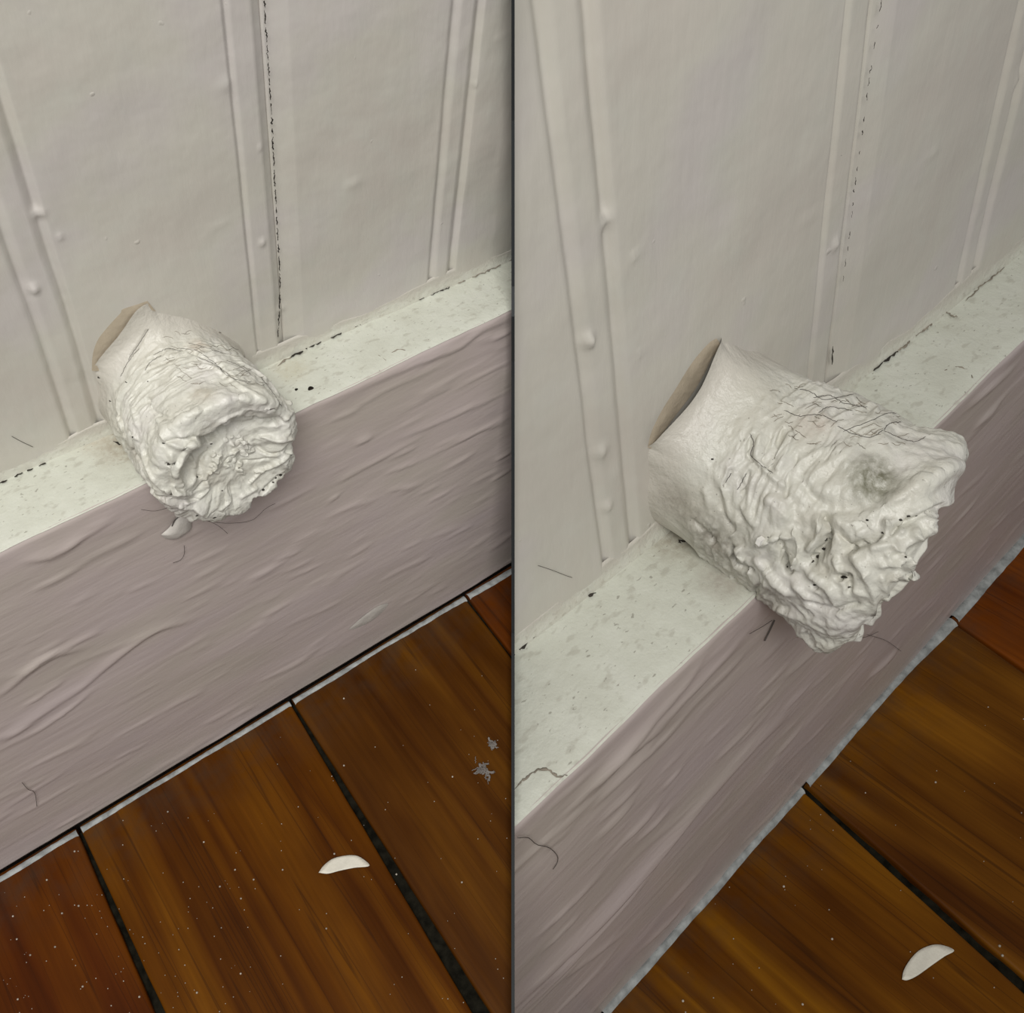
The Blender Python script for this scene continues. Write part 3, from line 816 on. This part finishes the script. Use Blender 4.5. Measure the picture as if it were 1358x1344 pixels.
def build_peg(v, label):
    q = PEG[v]; p = PR[v]
    nt_, ns, nr = 440, 250, 130
    th = np.linspace(0, 2 * math.pi, nt_, endpoint=False)
    # outline of the paint collar on the wall as polar curve around the peg
    ang, rad = [], []
    for uv in q['torn'] + q['rest']:
        w = on_wall(v, uv)
        ang.append(math.atan2(w[2] - q['bz'], w[0] - q['bx'])); rad.append(math.hypot(w[2] - q['bz'], w[0] - q['bx']))
    order = np.argsort(ang); ang = np.array(ang)[order]; rad = np.array(rad)[order]
    t_tor = [math.atan2(on_wall(v, uv)[2] - q['bz'], on_wall(v, uv)[0] - q['bx']) for uv in (q['torn'][0], q['torn'][-1])]
    a_hi, a_lo = max(t_tor), min(t_tor)
    thw = (th + math.pi) % (2 * math.pi) - math.pi
    thw = np.where(thw < -math.pi * .55, thw + 2 * math.pi, thw)     # -99 .. 261 degrees
    rbody = 1 / np.sqrt((np.cos(th) / q['rx']) ** 2 + (np.sin(th) / q['rz']) ** 2)
    R_wall = np.interp(thw, ang, rad, left=0, right=0)
    R_wall = np.where(thw > ang[-1], rad[-1] + (rbody * 1.03 - rad[-1]) * sstep(0, .30, thw - ang[-1]), R_wall)
    R_wall = np.where(thw < ang[0], rad[0] + (rbody * 1.03 - rad[0]) * sstep(0, .5, ang[0] - thw), R_wall)
    ker = np.exp(-(np.arange(-24, 25) / 9.0) ** 2); ker /= ker.sum()
    R_wall = np.convolve(np.r_[R_wall[-24:], R_wall, R_wall[:24]], ker, 'valid')
    R_wall = np.maximum(R_wall, rbody * .98)
    k = np.clip((thw - a_lo) / (a_hi - a_lo), 0, 1)
    lift = q['lift'] * np.clip(np.sin(np.pi * k), 0, 1) ** .6
    V = np.zeros((ns + nr, nt_, 3))
    c, s = np.cos(th), np.sin(th)
    rim_r = .30
    for j in range(ns):
        t = j / (ns - 1)
        sl = t * q['ln']
        cx = q['bx'] + (q['ex'] - q['bx']) * t; cz = q['bz'] + (q['ez'] - q['bz']) * t
        ra = q['rx'] + (q['ea'] - q['rx']) * t; rb = q['rz'] + (q['eb'] - q['rz']) * t
        flare = (1 - min(1, t / .40) ** .55) ** 1.5
        rnd_in = 0.0
        back = q['ln'] - sl
        if back < rim_r:
            rnd_in = rim_r - math.sqrt(max(0, rim_r ** 2 - (rim_r - back) ** 2))
        wy = (1 - min(t / .25, 1)) ** 2
        for i in range(nt_):
            r0 = 1 / math.sqrt((c[i] / ra) ** 2 + (s[i] / rb) ** 2)
            r = r0 + (R_wall[i] - r0) * flare - rnd_in
            x, z = cx + r * c[i], cz + r * s[i]
            y = -sl + t * (q['ty'] * q['ea'] * c[i] + q['tz'] * q['eb'] * s[i])
            # ---- relief
            sd = q['seed']; X, Y, Z = x - cx, sl, z - cz
            up = max(0.0, s[i] * .5 + .5)
            zone = sstep(.10, .28, t)
            d = .10 * N(X * .8, Y * .9, Z * .8 + sd) + .055 * N(X * 1.9, Y * 2.0, Z * 1.9 + 4)
            # wrinkles running around the peg
            wz = zone * (1 - sstep(.55, .80, t)) * (.35 + .65 * sstep(-.2, .5, -c[i] * .6 + s[i] * .7))
            wn = N(X * .9, Y * 4.6 + 1.6 * N(X, Y, Z), Z * .9 + 8)
            wn2 = N(X * 1.6, Y * 9.0 + 1.2 * N(X * 2, Y, Z * 2), Z * 1.6 + 2)
            d += wz * (.12 * (.5 - abs(wn)) + .05 * (.5 - abs(wn2)))
            # coarse lumps toward the end and underside
            lump = sstep(.50, .85, t) * (1 - .6 * up) + zone * .8 * sstep(.15, .7, -s[i])
            d += lump * (.13 * N(X * 2.1, Y * 1.7, Z * 2.1 + 11) + .15 * (.4 - abs(N(X * 3.2, Y * 2.6, Z * 3.2 + 3))) + .07 * (.4 - abs(N(X * 6.5, Y * 5.5, Z * 6.5 + 7))))
            # overhanging roll of paint along the upper rim
            topm = sstep(.15, .75, s[i])
            roll = math.exp(-((sl - (q['ln'] - .30)) / .28) ** 2)
            d += .10 * topm * roll * (1 + .8 * N(X * 1.7, 0, Z * 1.7))
            # smooth swelling on the top behind the rim
            sw = math.exp(-((sl - q['ln'] * .68) / .42) ** 2) * math.exp(-((((thw[i] - 1.75) / .38)) ** 2))
            d += .10 * sw
            fine = (.026 * N(X * 6, Y * 6, Z * 6) + .030 * (.3 - abs(N(X * 5, Y * 8, Z * 5 + 21)))) * (1 - .8 * sw)
            d = d * (.10 + .90 * zone) + fine * (.2 + .8 * zone)
            x += d * c[i]; z += d * s[i]
            y += wall_y(v, x, z) * wy
            if wy > 0:
                y -= (lift[i] - .05 * (1 - min(1, lift[i] / (.4 * q['lift'])))) * wy ** 2
            y -= .10 * sstep(.80, 1.0, t) * (topm + .6 * N(X * 1.6, 1, Z * 1.6))
            V[j, i] = (x, y, z)
    rim = V[ns - 1].copy()
    ctr = np.array([q['ex'], -q['ln'], q['ez']])
    for j in range(nr):
        rho = 1 - (j + 1) / nr
        for i in range(nt_):
            base = ctr + (rim[i] - ctr) * rho
            X, Z = (base[0] - ctr[0]) / 1.85, (base[2] - ctr[2]) / 1.85
            # recess, deepest just under the upper lip
            dep = .30 * (1 - sstep(.50, .98, rho)) * (.55 + .55 * sstep(-.5, .6, Z)) + .16 * math.exp(-((Z - .42 + .25 * X * X) / .16) ** 2) * (1 - sstep(.75, .95, abs(X)))
            lm = 1 - math.exp(-((1 - rho) / .04) ** 2)
            g = math.exp(-(((X - .08) / .34) ** 2 + ((Z - .02) / .27) ** 2) ** 1.5)
            vor = noise.voronoi(Vector((X * 10, Z * 10, 1.7 + .4 * N(X * 4, Z * 4, 0))))[0][0]
            gran = .13 * max(0, .55 - vor) * g
            ter = (.45 - abs(N(X * 1.7 + .6 * N(X * 2, Z * 2, 7), Z * 4.2, 5.0))) * .20 * sstep(-.1, .45, X + .2 * Z) * (1 - g)
            low = .13 * N(X * 2.4, Z * 2.4, 9) + .07 * (.4 - abs(N(X * 4.3, Z * 4.3, 2)))
            left = sstep(.15, .75, -X) * (.17 * N(X * 3.4, Z * 3.0, 14) + .10)
            smooth_ = math.exp(-(((X - .28) / .35) ** 2 + ((Z + .55) / .26) ** 2))
            fine = .018 * N(X * 13, Z * 13, 3)
            h = (low * (1 - .8 * smooth_) + ter * (1 - smooth_) + left + gran + fine) * lm - dep * lm
            base[1] -= h
            V[ns + j, i] = base
    Vf = V.reshape(-1, 3)
    Fc = grid_faces(nt_, ns + nr, closed_u=True)
    ocen = len(Vf)
    Vf = np.vstack([Vf, V[-1].mean(0)])
    Fc = [f for f in Fc] + [(ocen - nt_ + i, ocen - nt_ + (i + 1) % nt_, ocen) for i in range(nt_)]
    Vf = sculpt(v, Vf, Fc)
    org = np.array([q['bx'], wall_y(v, q['bx'], q['bz']), q['bz']])
    root = bpy.data.objects.new('painted_peg', None)
    col.objects.link(root)
    root.empty_display_size = .5
    root.matrix_world = SM[v] @ Matrix.Translation(Vector(org))
    tag(root, label, 'peg', 'painted pegs jutting from the wall')
    rel = -org
    body = obj('peg_body', Vf + rel, Fc, MAT[v]['peg'], v, root)
    tree = BVHTree.FromPolygons([Vector(x) for x in Vf], Fc)
    def on_peg(uv):
        o, r = ray(v, uv)
        h = tree.ray_cast(Vector(o), Vector(r).normalized())
        return (np.array(h[0]), np.array(h[1])) if h[0] is not None else (None, None)
    # bare board showing where the paint skin has torn off the wall
    outer = {'L': [(121, 492), (120, 470), (125, 448), (138, 430), (155, 413), (158, 408), (181, 400), (192, 395)],
             'R': [(857, 594), (862, 570), (876, 538), (896, 505), (915, 478), (938, 453), (948, 446)]}[v]
    A = np.array([on_wall(v, u_) for u_ in smooth_line(outer, 40)])
    inner = smooth_line(q['torn'], 40)
    B = np.array([on_wall(v, u_) for u_ in inner])
    cc = np.array([q['bx'], 0, q['bz']])
    B = B + (cc - B) * .12
    V2 = []
    for kk in range(4):
        for a, b in zip(A, B):
            w = a + (b - a) * kk / 3
            V2.append((w[0], wall_y(v, w[0], w[2]) - (.020 if kk else -.03) - .012, w[2]))
    bp = obj('exposed_patch', np.array(V2) + rel, [f[::-1] for f in grid_faces(40, 4)], MAT[v]['bare'], v, root)
    bp['label'] = 'beige crescent where the paint skin has torn from the wall'
    return root, org, on_peg

def surf_line(on_peg, uvs, n, rad, seed, jit=.6, lift=.004):
    rnd = random.Random(seed)
    P = []
    for a in smooth_line(uvs, n):
        h, nn = on_peg(a + np.array([rnd.gauss(0, jit), rnd.gauss(0, jit)]))
        if h is None: continue
        if P and np.linalg.norm(h - P[-1]) > .5: continue
        P.append(h + nn * lift)
    if len(P) < 3: return None
    return tube(P, [rad * (1 if 0 < i < len(P) - 1 else .4) for i in range(len(P))], 5)

def peg_details(v, root, org, on_peg):
    hair = {'L': [[(262, 474), (285, 484), (300, 497), (318, 505), (334, 506)], [(170, 478), (180, 462), (192, 444), (197, 436)], [(236, 462), (262, 466), (280, 478), (296, 492)],
                  [(250, 455), (275, 462), (300, 470)], [(205, 470), (222, 463), (240, 466)], [(160, 500), (170, 480), (185, 462)], [(192, 492), (200, 480), (214, 472)],
                  [(300, 478), (318, 486), (336, 500)], [(345, 500), (360, 518), (374, 540)]],
            'R': [[(1078, 528), (1100, 525), (1120, 535), (1150, 540)], [(1110, 565), (1130, 575), (1155, 580), (1172, 570)], [(1172, 571), (1180, 562), (1196, 560)],
                  [(1172, 571), (1195, 582), (1213, 586), (1228, 580)], [(1053, 515), (1075, 520), (1090, 530), (1110, 528), (1135, 522)], 
                  [(1040, 545), (1060, 552), (1085, 550), (1110, 560)], [(1085, 548), (1100, 540), (1130, 545)], [(995, 575), (1000, 590), (996, 603), (1010, 617), (1025, 628)],
                  [(1118, 572), (1150, 560), (1180, 548), (1210, 555)], [(962, 640), (970, 628)], [(978, 650), (990, 628)]]}[v]
    r = .0055
    for i, h in enumerate(hair):
        t = surf_line(on_peg, h, 26, r, i, .35)
        if t:
            obj('hair', np.array(t[0]) - org, t[1], MAT[v]['hair'], v, root)
    # tiny loose fibres on the dusty top
    rnd = random.Random(5)
    parts = []
    reg = (215, 345, 440, 510) if v == 'L' else (1020, 1190, 510, 590)
    for i in range(60):
        a = np.array([rnd.uniform(reg[0], reg[1]), rnd.uniform(reg[2], reg[3])])
        d = rnd.uniform(-.6, .7); L = rnd.uniform(7, 20)
        b = a + np.array([math.cos(d), math.sin(d)]) * L * .5 + np.array([0, rnd.uniform(-3, 3)])
        c_ = a + np.array([math.cos(d), math.sin(d)]) * L
        t = surf_line(on_peg, [a, b, c_], 8, .005, i, .3, .003)
        if t: parts.append(t)
    if parts:
        o = obj('lint_fibres', *[(np.array(x) - org if k == 0 else x) for k, x in enumerate(join(parts))], MAT[v]['soft'], v, root)
        o['kind'] = 'stuff'
    # pits, dark specks
    pits = {'L': [((224, 616), 3.2), ((167, 507), 1.6), ((146, 532), 2.2), ((196, 506), 1.2), ((131, 501), 2.4), ((349, 650), 3), ((372, 630), 3.2), ((362, 640), 2.4), ((366, 634), 2),
                  ((284, 687), 3), ((262, 684), 3), ((261, 633), 2.2), ((295, 651), 1.6), ((317, 621), 1.4), ((217, 588), 2.2), ((280, 589), 2), ((176, 580), 1.8)],
            'R': [((1120, 766), 4.2), ((1126, 779), 3), ((1080, 776), 3), ((945, 609), 2.4), ((1171, 707), 3), ((1093, 728), 4), ((1085, 738), 4.5), ((1078, 745), 4), ((1096, 716), 3),
                  ((1201, 739), 2.5), ((1019, 713), 1.5), ((1150, 690), 2), ((1195, 690), 3), ((1205, 685), 2.5), ((1215, 684), 2), ((1044, 752), 2.5)]}[v]
    parts = []
    for (uv, px) in pits:
        h, nn = on_peg(uv)
        if h is None: continue
        o_, r_ = ray(v, uv)
        sc = .7 * px * np.linalg.norm(h - o_) / F
        a = np.cross(nn, (.2, .3, .9)); a /= np.linalg.norm(a); b = np.cross(nn, a)
        P = []
        for e in range(3):
            for k in range(8):
                w = 2 * math.pi * k / 8
                rr = sc * (1.0, .8, .01)[e] * rnd.uniform(.5, 1.5)
                P.append(h + nn * (-.01, .008, .014)[e] + a * rr * math.cos(w) * 1.3 + b * rr * math.sin(w) * .8)
        parts.append((P, grid_faces(8, 3, closed_u=True)))
    vv, ff = join(parts)
    o = obj('pit', np.array(vv) - org, ff, MAT[v]['crack'], v, root)
    o['label'] = 'dark pits in the paint'; o['kind'] = 'stuff'

def smudge(v, uv, on_peg, org, radius, colr, amount, which='peg'):
    """noise-broken tint on peg or ledge paint, for dirt and for painted-in shade"""
    h, nn = on_peg(uv)
    mt = MAT[v][which]; nt = mt.node_tree; bs = nt.nodes['Principled BSDF']
    src = bs.inputs['Base Color'].links[0].from_socket
    tc = nt.nodes.new('ShaderNodeTexCoord')
    vm = nt.nodes.new('ShaderNodeVectorMath'); vm.operation = 'DISTANCE'
    nt.links.new(tc.outputs['Object'], vm.inputs[0]); vm.inputs[1].default_value = tuple(h - org)
    mr = nt.nodes.new('ShaderNodeMapRange'); mr.inputs[1].default_value = radius; mr.inputs[2].default_value = radius * .15; mr.interpolation_type = 'SMOOTHSTEP'
    nt.links.new(vm.outputs['Value'], mr.inputs[0])
    n = ntex(nt, mapped(nt, (1, 1, 1)), 6, 5, .7)
    f = math_n(nt, 'MULTIPLY', math_n(nt, 'MULTIPLY', mr.outputs[0], ramp(nt, n, [(.3, (.25, .25, .25)), (.6, (1, 1, 1))])), amount)
    nt.links.new(mix(nt, f, src, colr), bs.inputs['Base Color'])

roots = {}
for v in 'LR':
    build_wall(v)
for v in 'LR':
    build_baseboard(v)
for v in 'LR':
    build_floor(v)
LAB = {'L': 'lumpy thickly painted white peg beside two black dots on the ledge',
       'R': 'lumpy thickly painted white peg with a greenish smudge and bright chip on its side'}
for v in 'LR':
    roots[v] = build_peg(v, LAB[v])
    peg_details(v, *roots[v])
def ledge_dirt_shade(v, uv, radius, colr, amount):  # dirt around the peg base, with its contact shade painted into the colour
    h = on_ledge(v, uv)
    smudge(v, uv, lambda a: (h, None), np.zeros(3), radius, colr, amount, 'ledge')
ledge_dirt_shade('L', (160, 592), 1.0, (.33, .28, .21), .75)
ledge_dirt_shade('L', (120, 580), .8, (.40, .33, .25), .45)
ledge_dirt_shade('L', (385, 490), .8, (.46, .42, .30), .5)
ledge_dirt_shade('R', (900, 712), 1.0, (.30, .26, .20), .75)
ledge_dirt_shade('R', (960, 770), .7, (.34, .29, .25), .6)
smudge('R', (1157, 634), roots['R'][2], roots['R'][1], .62, (.13, .125, .075), 1.0)
smudge('R', (950, 720), roots['R'][2], roots['R'][1], 1.0, (.15, .125, .09), .7)  # lower-left peg patches: grime with the underside shade painted in
smudge('R', (900, 668), roots['R'][2], roots['R'][1], .6, (.20, .17, .13), .6)
smudge('R', (1020, 790), roots['R'][2], roots['R'][1], .8, (.20, .165, .14), .5)
smudge('L', (180, 600), roots['L'][2], roots['L'][1], .6, (.25, .21, .16), .5)  # left peg's lower side: grime plus shade put into the colour
smudge('L', (225, 670), roots['L'][2], roots['L'][1], .6, (.28, .24, .21), .45)
smudge('R', (1080, 562), roots['R'][2], roots['R'][1], .45, (.42, .33, .27), .5)
smudge('L', (270, 522), roots['L'][2], roots['L'][1], .45, (.36, .31, .21), .45)
smudge('L', (262, 458), roots['L'][2], roots['L'][1], .40, (.46, .37, .29), .5)
_h, _n = roots['R'][2]((1010, 719))
_V, _F = box_mesh(-.07, .07, -.04, .04, -.055, .055)
_V = np.array(_V) @ np.array([[.9, 0, -.35], [.1, 1, .1], [.35, 0, .9]]) + _h + _n * .03 - roots['R'][1]
obj('paint_chip', _V, _F, plain('bright_chip', (.82, .80, .76), .4), 'R', roots['R'][0], smooth=False)['label'] = 'bright little chip of paint'

# ------------------------------------------------------------------ divider between the two sections
def build_divider():
    vsamp = np.arange(-240, 1580, 20)
    front, back = [], []
    nv = RL.T
    def surf_depth(v, vv):
        p = PR[v]; best = 1e9
        uv = (680.4, vv)
        dd = []
        w = on_wall(v, uv); l = on_ledge(v, uv); f = on_face(v, uv); g = on_floor(v, uv)
        z = lambda X: (p['R'] @ X + p['T'])[2] * p['u']
        if w[2] >= 0 and z(w) > 0: return z(w)
        if l[1] >= -D and z(l) > 0: return z(l)
        if f[2] >= -p['H'] and z(f) > 0: return z(f)
        return z(g)
    for vv in vsamp:
        a, b = surf_depth('L', vv), surf_depth('R', vv)
        front.append(min(a, b) - .006); back.append(max(a, b) + .012)
    V = []
    def P(vv, dz, off):
        c = np.array([dz * 1.4 / F + off, dz * (vv - 672) / F, dz])
        return CAM + RL.T @ c
    hw = .00034
    for vv, a, b in zip(vsamp, front, back):
        h = 2.15 * a / F
        V += [P(vv, a, -h), P(vv, a, h), P(vv, b, h), P(vv, b, -h)]
    Fc = []
    n = len(vsamp)
    for i in range(n - 1):
        for k in range(4):
            k2 = (k + 1) % 4
            Fc.append((i * 4 + k, i * 4 + k2, i * 4 + 4 + k2, i * 4 + 4 + k))
    Fc += [(0, 1, 2, 3), tuple(4 * (n - 1) + k for k in (3, 2, 1, 0))]
    mt = plain('dark_card', (.014, .017, .019), .7, .01, 0, .1)
    o = obj('wall_divider', V, Fc, mt, None, smooth=False)
    tag(o, 'thin dark divider sheet between the two wall sections', 'divider', kind='structure')
build_divider()

# ------------------------------------------------------------------ small things
def flake(v, outline, label):
    pts = smooth_line(outline + [outline[0]], 48)[:-1]
    W = np.array([on_floor(v, a) for a in pts])
    c = W.mean(0)
    span = np.linalg.norm(W.max(0) - W.min(0))
    V = []
    rings = [1, .75, .5, .25]
    def lift(x):
        d = (x - c); return .035 + .10 * (np.linalg.norm(d) / span) ** 2 * 2
    for top in (1, 0):
        for r in rings:
            for w in W:
                q = c + (w - c) * r
                V.append((q[0], q[1], -PR[v]['H'] + lift(q) + (.025 if top else 0)))
        V.append((c[0], c[1], -PR[v]['H'] + .035 + (.025 if top else 0)))
    n = len(W); blk = n * 4 + 1
    Fc = []
    for s_ in (0, 1):
        o = s_ * blk
        g = grid_faces(n, 4, closed_u=True, off=o) + [(o + 3 * n + i, o + 3 * n + (i + 1) % n, o + 4 * n) for i in range(n)]
        Fc += g if s_ == 0 else [f[::-1] for f in g]
    Fc += [((i + 1) % n, i, blk + i, blk + (i + 1) % n) for i in range(n)]
    org = (c[0], c[1], -PR[v]['H'])
    o = obj('paint_flake', V, Fc, MAT[v]['flake'], v, origin=org)
    return tag(o, label, 'paint flake', 'fallen paint flakes on the floor')
flake('L', [(423, 1159), (430, 1149), (442, 1140), (458, 1136), (472, 1136), (482, 1141), (490, 1150), (470, 1152), (450, 1156), (435, 1160)],
      'curved cream paint flake on the plank strewn with pale dust specks')
flake('R', [(1195, 1301), (1198, 1288), (1208, 1272), (1220, 1261), (1236, 1255), (1250, 1256), (1264, 1263), (1252, 1270), (1236, 1281), (1215, 1296), (1202, 1302)],
      'curved cream paint flake on the floor below the peg with the greenish smudge')

def hair_strand(v, surf, uvs, rad, label, mat='hair', lift=.03):
    nr = np.array(NRM[surf], float)
    P = [SURF[surf](v, a) + nr * lift for a in smooth_line(uvs, 18)]
    V, Fc = tube(P, rad, 5)
    o = obj('hair_strand', V, Fc, MAT[v][mat], v, origin=P[0])
    return tag(o, label, 'hair')
hair_strand('L', 'wall', [(15, 578), (28, 585), (43, 592)], .007, 'short dark hair stuck to the wall above the caulk beside the black dotted ledge')
hair_strand('L', 'face', [(228, 745), (238, 741), (243, 733), (243, 722)], .007, 'curled fine hair on the mauve board under the white drip', lift=.06)
hair_strand('L', 'face', [(28, 1036), (36, 1045), (45, 1050), (48, 1068)], .008, 'bent dark hair on the mauve board near the dark shadow gap', lift=.06)
hair_strand('R', 'wall', [(712, 749), (730, 755), (748, 762), (757, 765)], .0045, 'fine dark hair on the wall above the dashed ledge crack')
hair_strand('R', 'face', [(683, 1108), (697, 1108), (708, 1117), (724, 1121), (735, 1131), (736, 1140), (730, 1150)], .007, 'long wavy hair on the mauve board beneath the ledge crack', lift=.06)

# drip, smears and bristles belong to the baseboard paint
def smear(v, outline, name, mat, h, label):
    pts = smooth_line(outline + [outline[0]], 40)[:-1]
    W = np.array([on_face(v, a) for a in pts]); c = W.mean(0)
    V = []
    prof = [(1.05, -.03), (.95, .25), (.75, .7), (.45, .95), (.2, 1)]
    for r, k in prof:
        for w in W:
            q = c + (w - c) * r
            V.append((q[0], q[1] - .035 - h * k, q[2]))
    V.append((c[0], c[1] - .035 - h, c[2]))
    n = len(W)
    Fc = [f for f in grid_faces(n, len(prof), closed_u=True)] + [((len(prof) - 1) * n + i, (len(prof) - 1) * n + (i + 1) % n, len(prof) * n) for i in range(n)]
    o = obj(name, V, Fc, MAT[v][mat], v, bpy.data.objects['baseboard_' + SIDE[v]])
    o['label'] = label
smear('L', [(214, 708), (225, 698), (236, 684), (250, 686), (252, 700), (244, 707), (232, 714), (220, 713)], 'paint_drip', 'smear', .12, 'pale drip of paint under the peg')
smear('L', [(462, 834), (480, 818), (500, 804), (513, 801), (505, 812), (490, 824), (472, 832)], 'paint_smear', 'smear', .03, 'pale worn smear on the mauve board')

# black dots on the left ledge
def dot(v, surf, uv, r, name, mat, label, cat, group=None, h=.03):
    c = SURF[surf](v, uv); nr = np.array(NRM[surf], float)
    V = []
    for e, k in ((1.0, -.02), (.9, h * .6), (.5, h)):
        for i in range(12):
            w = 2 * math.pi * i / 12
            rr = r * e * (1 + .12 * math.sin(3 * w + r * 50))
            V.append(c + (np.array([rr * 1.25 * math.cos(w), rr * math.sin(w), 0]) if surf in ('ledge', 'floor') else np.array([rr * math.cos(w), 0, rr * math.sin(w)])) + nr * k)
    V.append(c + nr * h)
    o = obj(name, V, [f for f in grid_faces(12, 3, closed_u=True)] + [(24 + i, 24 + (i + 1) % 12, 36) for i in range(12)], MAT[v][mat], v, origin=c)
    return tag(o, label, cat, group)
dot('L', 'ledge', (412, 515.5), .070, 'black_speck', 'gap', 'larger black speck on the cream ledge beside the peg', 'speck', 'black specks on the ledge')
dot('L', 'ledge', (393, 517), .038, 'black_speck', 'gap', 'smaller black speck on the ledge close to the peg', 'speck', 'black specks on the ledge')

# dark bristles poking out under the pegs
def bristle(v, pts3, rad, parent, org):
    V, Fc = tube(pts3, rad, 5)
    obj('bristle', np.array(V) - org, Fc, MAT[v]['hair'], v, parent)
for v, lines in (('L', [([(228, 698), (232, 690), (239, 684)], .016), ([(187, 676), (205, 678), (222, 674)], .006), ([(260, 688), (285, 693), (310, 694), (335, 690), (352, 675), (365, 668)], .006), ([(275, 690), (290, 698), (302, 708)], .006)]),
                 ('R', [([(1014, 850), (1020, 838), (1027, 823)], .017), ([(994, 841), (1010, 832), (1024, 823)], .006), ([(1150, 842), (1175, 850), (1195, 864)], .006), ([(1080, 846), (1110, 850), (1145, 846), (1165, 838)], .006)])):
    root, org, on_peg = roots[v]
    for uvs, r in lines:
        P = []
        for a in smooth_line(uvs, 14):
            f = on_face(v, a); o_, r_ = ray(v, a)
            P.append(f + (o_ - f) / np.linalg.norm(o_ - f) * (.12 if r > .015 else .35))
        bristle(v, P, r, root, org)

# lint on the floor
def lint(v, uv, size, label, seed):
    rnd = random.Random(seed)
    c = on_floor(v, uv)
    parts = []
    for i in range(30):
        a = rnd.uniform(0, 6.28); P = []
        q = c + np.array([rnd.gauss(0, size * .16), rnd.gauss(0, size * .34), .04 + abs(rnd.gauss(0, size * .12))])
        for k in range(6):
            P.append(q.copy()); a += rnd.gauss(0, .9)
            q = q + np.array([math.cos(a), math.sin(a), rnd.gauss(0, .3)]) * size * .15
            q[2] = max(q[2], -PR[v]['H'] + .03)
        parts.append(tube(P, .012 + .03 * rnd.random() ** 2, 6))
    V, Fc = join(parts)
    o = obj('lint_clump', V, Fc, MAT[v]['lint'], v, origin=(c[0], c[1], -PR[v]['H']))
    return tag(o, label, 'lint', 'lint on the floor')
lint('L', (641, 1022), .42, 'grey lint clump on the broad plank right of the flake', 1)
lint('L', (653, 988), .22, 'tiny wisp of lint beside the grey lint clump', 2)

def floor_dust(v, regions, n, seed, label):
    rnd = random.Random(seed)
    parts = []
    for k in range(n):
        u0, u1, v0, v1 = regions[k % len(regions)]
        uv = (rnd.uniform(u0, u1), rnd.uniform(v0, v1))
        c = on_floor(v, uv)
        if c[1] > -D - .4: continue
        c = c + np.array([0, 0, .022])
        r = rnd.choice([.010, .012, .014, .014, .018, .020, .034])
        P = []
        for e, z in ((1, -.01), (.7, r * .7), (.05, r)):
            for i in range(6):
                w = 6.283 * i / 6
                P.append(c + np.array([r * e * math.cos(w), r * e * math.sin(w), z]))
        parts.append((P, grid_faces(6, 3, closed_u=True)))
    V, Fc = join(parts)
    o = obj('floor_dust', V, Fc, MAT[v]['dust'], v)
    return tag(o, label, 'dust', kind='stuff')
floor_dust('L', [(0, 330, 1000, 1344), (330, 680, 860, 1344), (0, 340, 1150, 1344)], 210, 3, 'pale dust specks strewn over the planks with the lint clump')
floor_dust('R', [(830, 1100, 1060, 1344), (960, 1358, 900, 1344)], 70, 4, 'sparse pale dust specks on planks below the greenish smudged peg')
